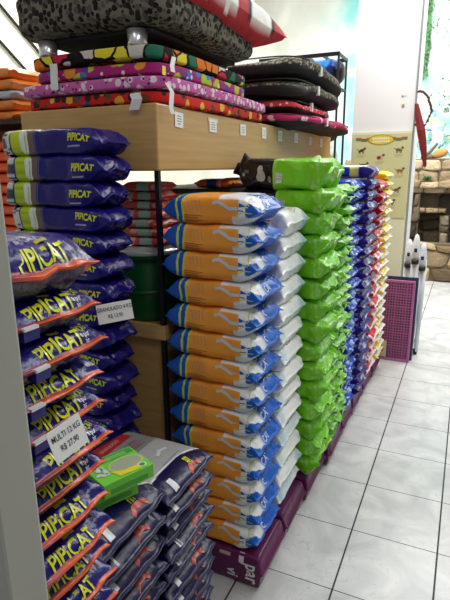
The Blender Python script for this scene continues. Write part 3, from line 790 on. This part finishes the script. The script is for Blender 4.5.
# second pile: dark pillows
def dark_pillow(xc, yc, z, W, L, H, topm, label, seed, rz=0., rx=0., sag=.012, thr=-.02):
    r = empty('pet_pillow', (xc, yc, z), rz); r.rotation_euler.x = rx
    m = slab(L, W, H, e=.34, ez=.62, seed=seed, dent=.03, n=96, nt=40, sag=sag)
    me = m.mesh('pillow_body', [M_blackf, topm], True)
    for p in me.polygons:
        if p.center.z > H*thr-sag*.4: p.material_index = 1
    o = link('pillow_body', me, r); o.location = (0, 0, H/2)
    MB().box(W/2-.012, W/2+.004, -.16, -.13, H*.25, H*.25+.05, (220, 220, 220)).build('care_tag', paint, r)
    piping(L*.975, W*.975, H*.70, .34, r=.004, n=96).build('piping', M_blackf, r, smooth=True)
    tag(r, label, 'pet bed', 'dark pet pillows'); return r
dark_pillow(-1.27, 3.56, 1.930, .82, 1.34, .080, M_mag, 'black pet pillow with magenta printed top, bottom of the dark pile', 1, rz=-.03, thr=-.12)
dark_pillow(-1.33, 3.40, 2.008, .80, 1.02, .084, M_pinkdot, 'black pet pillow with pink dotted top, second from the bottom', 3, rz=.02, thr=-.15)
dark_pillow(-1.29, 3.40, 2.090, .82, 1.06, .106, M_weave, 'charcoal pet pillow with beige woven top, under the topmost one', 5, rz=-.03, rx=-.02, sag=.03)
dark_pillow(-1.28, 3.40, 2.194, .82, 1.06, .112, M_weave, 'charcoal pet pillow with beige woven top, topmost of the dark pile', 7, rz=-.02, rx=-.03, sag=.035)

# ------------------------------------------------------------------ rack behind, upper middle
r = empty('display_rack', (-1.40, 4.78, 0))
for xx in (-.40, .30):
    for yy in (-.15, .15): MB().tube([(xx, yy, 0), (xx, yy, 2.62)], .010, n=8).build('post', blackm, r)
for z in (1.2, 1.68, 2.35): MB().box(-.41, .31, -.16, .16, z, z+.012).build('shelf', blackm, r)
m = MB(); m.box(-.41, .31, -.165, -.145, 2.60, 2.63)
m.box(-.41, .31, .145, .165, 2.60, 2.63)
for k in range(6): m.box(-.40+.14*k, -.39+.14*k, -.15, .15, 2.60, 2.625)
m.build('top_frame', blackm, r)
tag(r, 'tall black metal display rack standing between shelf unit and white column', 'rack')
def roll(name, x0, x1, y, z, rad, cols, label, cat='bundle'):
    m = MB(); n = 60; vs = []; cs = []; nt = 28
    for i in range(n+1):
        x = x0+(x1-x0)*i/n; f = i/n; k = min(1, min(f, 1-f)*9)**.5
        for q in range(nt):
            t = 2*PI*q/nt; rr = rad*(.35+.65*k)*(1+.10*nn(x*12, math.cos(t)*2, math.sin(t)*2)); vs.append((x, y+rr*math.cos(t), z+rr*math.sin(t)))
            cs.append(lin(cols[min(len(cols)-1, int((f+.06*math.sin(t*2))*len(cols)))]))
    fs = [(i*nt+q, (i+1)*nt+q, (i+1)*nt+(q+1) % nt, i*nt+(q+1) % nt) for i in range(n) for q in range(nt)]; fs += [tuple(range(nt)), tuple(range(n*nt, (n+1)*nt))[::-1]]
    m.add(vs, fs, cs); o = m.build(name, film2, None, smooth=True); tag(o, label, cat); return o
roll('rolled_blanket', -1.80, -1.08, 4.78, 2.492, .115, [(226, 110, 40), (226, 110, 40), (226, 110, 40), (238, 238, 240), (238, 238, 240), (50, 130, 210), (50, 130, 210), (24, 60, 140), (20, 20, 24)], 'orange, white and blue rolled pack with black end on the rack', 'pack')
roll('hanging_pack', -1.77, -1.12, 4.80, 1.79, .095, [(40, 60, 40), (230, 226, 60), (30, 90, 60), (238, 238, 240), (236, 214, 40), (30, 40, 50), (210, 226, 220)], 'yellow, green and white pack on the middle shelf of the rack', 'pack')
roll('hanging_pack', -1.77, -1.12, 4.80, 2.0, .09, [(30, 60, 40), (220, 226, 60), (40, 110, 70), (40, 50, 50), (226, 220, 50), (30, 40, 50)], 'yellow and green pack lying on the other pack of the rack', 'pack')

# ------------------------------------------------------------------ goods on a shelf at the far left
r = empty('side_shelf', (-2.62, 2.55, 0))
for z in (.28, 1.02, 1.95): MB().box(-.25, .30, -.3, .3, z, z+.02).build('shelf', blackm, r)
MB().box(-.25, .30, .29, .31, 0, 2.15).build('back_panel', mat('grey_panel', (110, 108, 104), rough=.6), r)
for xx in (-.25, .28): MB().box(xx, xx+.02, -.3, .29, 0, .28).build('leg', wood, r)
for xx in (-.25,): MB().box(xx, xx+.02, -.3, .29, .3, 2.15).build('side_panel', wood, r)
tag(r, 'low wooden shelf at the far left behind the navy bags', 'shelf')
def col_left(cols):
    def f(u, c, s, x, y, z, b):
        return cols[int((u+1)/2*.999*len(cols))]
    return f
V['lorange'] = variants('snack_pack', 2, dict(L=.40, W=.30, H=.062, tl=.04, tr=.04, wr=1.5, crumple=1.4), col_left([(238, 120, 40), (240, 128, 44), (240, 140, 60)]), film, None, (40, 32))
V['lblue'] = variants('snack_pack', 2, dict(L=.40, W=.30, H=.05, tl=.04, tr=.04, wr=1.5, crumple=1.4), col_left([(60, 80, 170), (70, 90, 190), (200, 206, 226)]), film, None, (40, 32))
V['lsalmon'] = variants('snack_pack', 2, dict(L=.40, W=.30, H=.062, tl=.04, tr=.04, wr=1.5, crumple=1.4), col_left([(236, 92, 50), (238, 100, 56), (240, 130, 90)]), film, None, (40, 32))
zz = 1.971
seq = ['lorange', 'lorange', 'lblue', 'lorange', 'lorange']
for k, kd in enumerate(seq):
    h = .05 if kd == 'lblue' else .062; me = V[kd][k % 2]; o = bpy.data.objects.new('snack_pack', me); COL.objects.link(o); o.location = (-2.59, 2.45, zz+h/2); zz += h
    tag(o, ['orange pack lying directly on the upper side shelf', 'orange pack second from the bottom on the upper side shelf', 'blue pack amid the orange packs on the side shelf', 'orange pack just above the blue pack', 'orange pack on top of the upper side shelf pile'][k], 'pack', 'packs on the upper side shelf')
for k in range(13):
    me = V['lsalmon'][k % 2]; o = bpy.data.objects.new('snack_pack', me); COL.objects.link(o); o.location = (-2.56+.01*(k % 2), 2.45, 1.041+.031+.064*(12-k))
    tag(o, f'red-orange pack, {ORD[k]} {"from the top" if k else ""} of the lower side shelf pile'.replace('  ', ' '), 'pack', 'red-orange packs on the side shelf')

# ------------------------------------------------------------------ poster, stickers
r = empty('dog_poster', (-.765, 4.98, 1.24)); Wp, Hp = .50, .74
MB().box(-Wp/2, Wp/2, -.003, .003, 0, Hp, (206, 206, 158)).build('sheet', mat('poster_paper', (208, 206, 158), rough=.5, bump=.1, bscale=8), r)
m = MB()
def pq(x, z, a, b, col, n=20, dy=0, rot=0.):
    m.add([(x+a*math.cos(t)*math.cos(rot)-b*math.sin(t)*math.sin(rot), -.0036-dy, z+a*math.cos(t)*math.sin(rot)+b*math.sin(t)*math.cos(rot)) for t in [2*PI*k/n for k in range(n)]], [tuple(range(n))], col)
for sx in (-1, 1):
    for k in range(3):
        m.box(sx*(.10+.05*k)-.026, sx*(.10+.05*k)+.026, -.0045, -.0035, Hp-.055-.008*(k % 2), Hp-.038-.008*(k % 2), (96, 130, 70)); m.box(sx*(.10+.05*k)-.026, sx*(.10+.05*k)+.026, -.0045, -.0035, Hp-.038-.008*(k % 2), Hp-.028-.008*(k % 2), (196, 70, 60))
pq(0, Hp-.05, .115, .046, (170, 140, 30), dy=.0012); pq(0, Hp-.05, .105, .040, (222, 196, 60), dy=.0016)
for k in range(9): m.box(-.075+.017*k, -.064+.017*k, -.0058, -.0054, Hp-.046, Hp-.030, (246, 244, 220)); m.box(-.075+.017*k, -.064+.017*k, -.0058, -.0054, Hp-.072, Hp-.056, (246, 244, 220))
R5 = random.Random(11)
dogs = [(-.17, .60, 0), (.16, .60, 1), (.0, .54, 2), (-.14, .47, 3), (.18, .42, 4), (-.07, .37, 5), (.16, .25, 6), (-.1, .26, 7), (.12, .14, 8), (-.15, .12, 9), (.0, .08, 10)]
for x, z, s in dogs:
    R5.seed(s); c1_ = [(70, 60, 54), (120, 90, 70), (190, 180, 170), (60, 56, 56), (150, 100, 66)][s % 5]; tiltd = R5.uniform(-.3, .5)
    pq(x, z, .030, .013, c1_, rot=tiltd); pq(x+.030, z+.018, .012, .011, (90, 76, 66), dy=.0003)
    for q in (-.02, -.010, .012, .022): m.box(x+q-.003, x+q+.003, -.0042, -.0036, z-.028, z-.004, c1_)
    m.add([(x-.030, -.004, z), (x-.048, -.004, z+.018), (x-.044, -.004, z+.020), (x-.026, -.004, z+.006)], [(0, 1, 2, 3)], c1_)
    if s in (2,): pq(x-.01, z-.005, .018, .016, (190, 40, 46), dy=.0006)
    for q in range(3): m.box(x-.04, x+.04-.01*q, -.0040, -.0036, z-.042-.010*q, z-.040-.010*q, (150, 148, 110))
m.build('printing', paint, r)
tag(r, 'pale green poster of small dog drawings under a yellow oval title', 'poster')
o = MB().box(-.012, .012, -.002, 0, -.02, .005, (150, 150, 150)).box(-.012, .012, -.002, 0, .005, .014, (226, 200, 50)).build('sticker', paint); o.location = (-.60, 4.999, 2.215); tag(o, 'tiny sticker with yellow top on the white column', 'sticker')
o = MB().box(-.022, -.008, -.002, 0, -.008, .008, (130, 130, 132)).box(-.004, .022, -.002, 0, -.001, .004, (190, 190, 190)).build('sticker', paint); o.location = (-.595, 4.999, 2.29); tag(o, 'small grey and white sticker above the yellow-topped one', 'sticker')

# red ribbon and brown cord hanging at the column's right edge
m = MB(); P = [(-.488, 4.985, 2.22), (-.470, 4.975, 2.14), (-.43, 4.95, 2.00), (-.40, 4.95, 1.85), (-.372, 4.95, 1.69)]
Ws = [.02, .045, .065, .05, .012]; vs = []
for (x, y, z), w in zip(P, Ws): vs += [(x-w/2, y, z), (x, y-.012, z), (x+w/2, y+.004, z)]
fs = []
for i in range(4): fs += [(3*i, 3*i+1, 3*i+4, 3*i+3), (3*i+1, 3*i+2, 3*i+5, 3*i+4)]
m.add(vs, fs); o = m.build('red_ribbon', mat('red_ribbon_cloth', (120, 12, 20), rough=.6)); sd = o.modifiers.new('t', 'SOLIDIFY'); sd.thickness = .008
tag(o, 'dark red ribbon hanging from the right edge of the column', 'ribbon')
pts = [on_y(*p, 4.98) for p in [(415, 124), (421, 129), (426, 124), (429, 117), (432, 111), (430, 104), (428, 97), (424, 92), (418, 91)]]
m = MB(); 
fine = []
for i in range(len(pts)-1):
    for k in range(5): fine.append(pts[i].lerp(pts[i+1], k/5)+Vector((.004*math.sin(i*5+k*2.), 0, .004*math.cos(i*5+k*3))))
fine.append(pts[-1]); m.tube(fine, .011, n=8); o = m.build('brown_cord', mat('brown_cord', (84, 52, 44), rough=.8), smooth=True); tag(o, 'knotted brown cord loop beside the white column', 'cord')

# ------------------------------------------------------------------ perforated crate panel, white folding stands
r = empty('perforated_panel', (-.52, 4.56, 0)); r.rotation_euler.x = -.06
pk = mat('mauve_plastic', (178, 100, 152), rough=.4); W2, H2 = .36, .735
m = MB(); m.box(-W2/2, W2/2, 0, .022, 0, .022); m.box(-W2/2, W2/2, 0, .022, H2-.022, H2); m.box(-W2/2, -W2/2+.018, 0, .022, .022, H2-.022); m.box(W2/2-.018, W2/2, 0, .022, .022, H2-.022)
m.build('frame', pk, r, bevel=.004)
m = MB(); nx, nz_ = 14, 29
for k in range(nx+1): x = -W2/2+.018+(W2-.036)*k/nx; w = .008 if (k % 4) else .012; m.box(x-w/2, x+w/2, .005, .014, .022, H2-.022)
for k in range(nz_+1): z = .022+(H2-.044)*k/nz_; w = .0075 if (k % 5) else .012; m.box(-W2/2+.018, W2/2-.018, .0045, .0135, z-w/2, z+w/2)
m.build('grid', mat('mauve_plastic_grid', (160, 88, 136), rough=.45), r)
m = MB(); m.box(-.075, .025, -.003, .0, .03, .18, (196, 184, 140))
m.add([(-.03+.032*math.cos(t), -.0035, .10+.04*math.sin(t)) for t in [k*PI/9 for k in range(18)]], [tuple(range(18))], (146, 96, 56)); m.box(-.055, -.005, -.0045, -.003, .045, .075, (206, 170, 90))
o = m.build('picture_label', paint, r); o.location.x = -.045
tag(r, 'upright mauve perforated plastic panel with a dog picture label', 'panel')
o = MB().box(-.185, .158, 0, .02, 0, .755).build('navy_board', mat('navy_board', (44, 52, 84), rough=.5), bevel=.004); o.location = (-.48, 4.625, 0); o.rotation_euler.x = -.055
tag(o, 'dark navy board standing right behind the mauve panel', 'board')
wrap = mat('wrapped_white_metal', (226, 230, 238), rough=.3, bump=.4, bscale=20, coat=.3)
stands = [(-.435, 4.82, 1.07, 'white plastic-wrapped folding stand with black cap, leftmost of three'), (-.375, 4.79, 1.12, 'white plastic-wrapped folding stand with black cap, middle of three'), (-.315, 4.82, 1.04, 'white plastic-wrapped folding stand with black cap, rightmost of three')]
for k, (x, y, h, lb) in enumerate(stands):
    r = empty('folding_stand', (x, y, 0))
    for q in (-.018, .018): MB().tube([(q*1.3+.014*(k-1)*-1, 0, .03), (q, 0, h*.5), (q*.9, .0, h*.86)], .020, n=12).build('tube_leg', wrap, r, smooth=True)
    MB().lathe([(0, h*.80), (.034, h*.80), (.034, h*.88), (.026, h*.95), (.016, h*.99), (0, h)], 0, 0, n=20).build('pointed_head', wrap, r, smooth=True)
    MB().lathe([(.0, h*.765), (.030, h*.765), (.033, h*.78), (.033, h*.80), (.0, h*.80)], 0, -.016, n=20).build('black_cap', blackm, r, smooth=True)
    MB().tube([(-.024+.02*(1-k), 0, 0.001), (-.024+.02*(1-k), 0, .05)], .019, n=12).build('rubber_foot', blackm, r, smooth=True)
    MB().tube([(.022+.02*(1-k), 0, 0.001), (.022+.02*(1-k), 0, .05)], .019, n=12).build('rubber_foot', blackm, r, smooth=True)
    MB().box(-.012, .012, -.037, -.03, h*.86, h*.89).build('head_slot', blackm, r)
    tag(r, lb, 'folding stand', 'white wrapped folding stands')

# ------------------------------------------------------------------ stone fountain at the back
def stones(name, x0, x1, z0, z1, y, depth, sz, parent, seed, mt, cols, gap=-.004, lean=0.):
    R_ = random.Random(seed); m = MB(); z = z0
    m.box(x0, x1, y+.03, y+depth, z0, z1, (104, 90, 70))
    while z < z1-.02:
        h = min(sz*(.5+.9*R_.random()), z1-z); x = x0-.1*R_.random()
        if z1-(z+h) < sz*.3: h = z1-z
        while x < x1:
            w = sz*(.9+1.2*R_.random()); a = max(x, x0); b = min(x+w, x1)
            if b-a > .03:
                pr = .05*R_.random(); c = list(R_.choice(cols)); q = R_.uniform(-14, 14); c = [max(0, min(255, v+q)) for v in c]
                cx, cz, ww, hh = (a+b)/2, z+h/2, (b-a)/2-gap/2, h/2-gap/2; nn_ = 10; vs = []
                for ring, (sc, dy) in enumerate(((1., .028), (.98, .016), (.80, -.004-pr*.6), (.35, -.010-pr*.7))):
                    for k in range(nn_):
                        t = 2*PI*(k+.5)/nn_; rx = sgp(math.cos(t), .45); rz = sgp(math.sin(t), .45)
                        n1 = 1+.35*nn(rx*2+seed+cx*7, rz*2+cz*5, ring*.4)
                        vs.append((cx+ww*rx*sc*min(1, n1), y+dy+.012*nn(cx*9+rx*3, rz*3+cz*9, ring), cz+hh*rz*sc*min(1, n1)))
                fs = [(i*nn_+k, i*nn_+(k+1) % nn_, (i+1)*nn_+(k+1) % nn_, (i+1)*nn_+k) for i in range(3) for k in range(nn_)]; fs.append(tuple(range(3*nn_, 4*nn_)))
                m.add(vs, fs, tuple(c))
            x += w
        z += h
    m.v = [(x+.07*nn(x*3.1+seed, z*3.7, 1), y, max(z0-.01, z+.05*nn(x*2.7, z*3.3, seed+4.)*min(1, (z-z0)/.1))) for x, y, z in m.v]
    return m.build(name, mt, parent)
stm = mat('stone', attr=True, rough=.85, bump=.8, bscale=14, bdist=.03)
F = empty('stone_fountain', (0, 8.2, 0)); 
sc = [(150, 128, 98), (170, 148, 112), (128, 106, 78), (186, 164, 130), (112, 94, 72)]
dk = [(74, 64, 48), (56, 48, 38), (88, 76, 58), (46, 40, 32)]  # palette for the recess: the niche's shade is put into the stone colours
stones('basin_wall', -1.9, 1.6, 0, .57, 0, .22, .26, F, 3, stm, sc)
stones('back_wall', -1.9, 1.6, .0, 1.30, .80, .16, .28, F, 9, stm, dk)
stones('upper_ledge', -1.9, 1.6, 1.28, 1.80, .62, .34, .20, F, 14, stm, [(176, 156, 128), (196, 176, 146), (150, 130, 102)])
stones('rim', -1.9, 1.6, 1.36, 1.48, .50, .2, .16, F, 22, stm, [(186, 166, 136), (160, 140, 110)])
stones('spill_shelf', -.75, -.30, .98, 1.05, .55, .3, .2, F, 30, stm, [(140, 120, 92), (120, 102, 76)])
stones('inner_pier', -.80, -.70, .1, 1.28, .5, .3, .2, F, 33, stm, dk)
stones('inner_pier', -.36, -.24, .1, .95, .58, .25, .2, F, 35, stm, [(130, 118, 98), (104, 94, 76)])
MB().box(-1.9, 1.6, .22, .8, 0, .42).build('water', mat('dark_water', (24, 26, 22), rough=.05), F)
tag(F, 'rough stone wall fountain with a stone basin at the back of the shop', 'fountain')
# two rocks lying on the ledge in front of the mural
m = MB().tube([(-.12, 0, .03), (0, 0, .11), (.10, 0, .24)], .03, n=7, r2=.02); m.tube([(-.13, .02, .03), (.12, .0, .04)], .03, n=7); o = m.build('driftwood', mat('grey_driftwood', (116, 100, 82), rough=.9, bump=.5, bscale=20)); o.location = (-.62, 9.0, 1.80)
tag(o, 'grey brown driftwood piece on the fountain ledge', 'driftwood')
o = slab(.10, .20, .14, e=.8, ez=.8, seed=3, dent=.03).build('round_stone', mat('ochre_stone', (206, 150, 84), rough=.8, bump=.3, bscale=14), smooth=True); o.location = (-.47, 8.96, 1.885); tag(o, 'rounded ochre stone next to the driftwood', 'stone')
# small plant on the ledge
m = MB(); R6 = random.Random(5)
for k in range(60):
    a = R6.uniform(0, 2*PI); l = R6.uniform(.05, .12); z = R6.uniform(.01, .06); c, s_ = math.cos(a), math.sin(a)
    m.add([(0, 0, 0), (c*l*.5-s_*.012, s_*l*.5+c*.012, z), (c*l, s_*l, z*.6), (c*l*.5+s_*.012, s_*l*.5-c*.012, z)], [(0, 1, 2, 3)], (44+R6.randrange(30), 96+R6.randrange(30), 56))
o = m.build('small_plant', paint); o.location = (-.62, 8.72, 1.49); tag(o, 'small green leafy plant on the rim of the fountain', 'plant')

# door frame post at the left edge of the view
m = MB().box(-.56, -.372, .285, .335, 0, 2.6, (150, 150, 142)).build('door_frame', mat('grey_painted_frame', (168, 168, 160), rough=.55), bevel=.004); struct(m)

# ------------------------------------------------------------------ light
def area(name, loc, rot, sx, sy, power, col=(1, 1, 1)):
    l = bpy.data.lights.new(name, 'AREA'); l.shape = 'RECTANGLE'; l.size = sx; l.size_y = sy; l.energy = power; l.color = col
    o = bpy.data.objects.new(name, l); COL.objects.link(o); o.location = loc; o.rotation_euler = rot; return o
area('unseen_overhead_light', (.9, 2.9, 3.9), (0, .25, 0), .35, 2.6, 27)
area('unseen_overhead_light', (.2, 6.6, 4.6), (0, 0, 0), 3.2, 3.0, 225, (1, .99, .96))  # unseen source, put over the far end to blow out the floor
area('unseen_overhead_light', (-3.6, 5.0, 4.6), (0, -.2, 0), 2., 4., 130, (1, .98, .93))
area('unseen_overhead_light', (-.5, 3.7, 4.7), (.75, 0, 0), 1.2, .4, 60)  # added light, tilted towards the white column to brighten it
area('unseen_overhead_light', (.6, .0, 3.8), (.55, .38, 0), .3, 1.2, 13)  # added weak light from the camera side, lifts the fronts of the upper bags
area('unseen_overhead_light', (-1.3, .2, 3.6), (0, 0, 0), .3, 1.4, 3)
w = bpy.data.worlds.new('world'); S.world = w; w.use_nodes = True
w.node_tree.nodes['Background'].inputs['Color'].default_value = (.95, .97, 1, 1); w.node_tree.nodes['Background'].inputs['Strength'].default_value = .20
S.view_settings.view_transform = 'Standard'; S.view_settings.look = 'None'; S.view_settings.exposure = .35; S.view_settings.gamma = 1
S.view_settings.use_curve_mapping = False
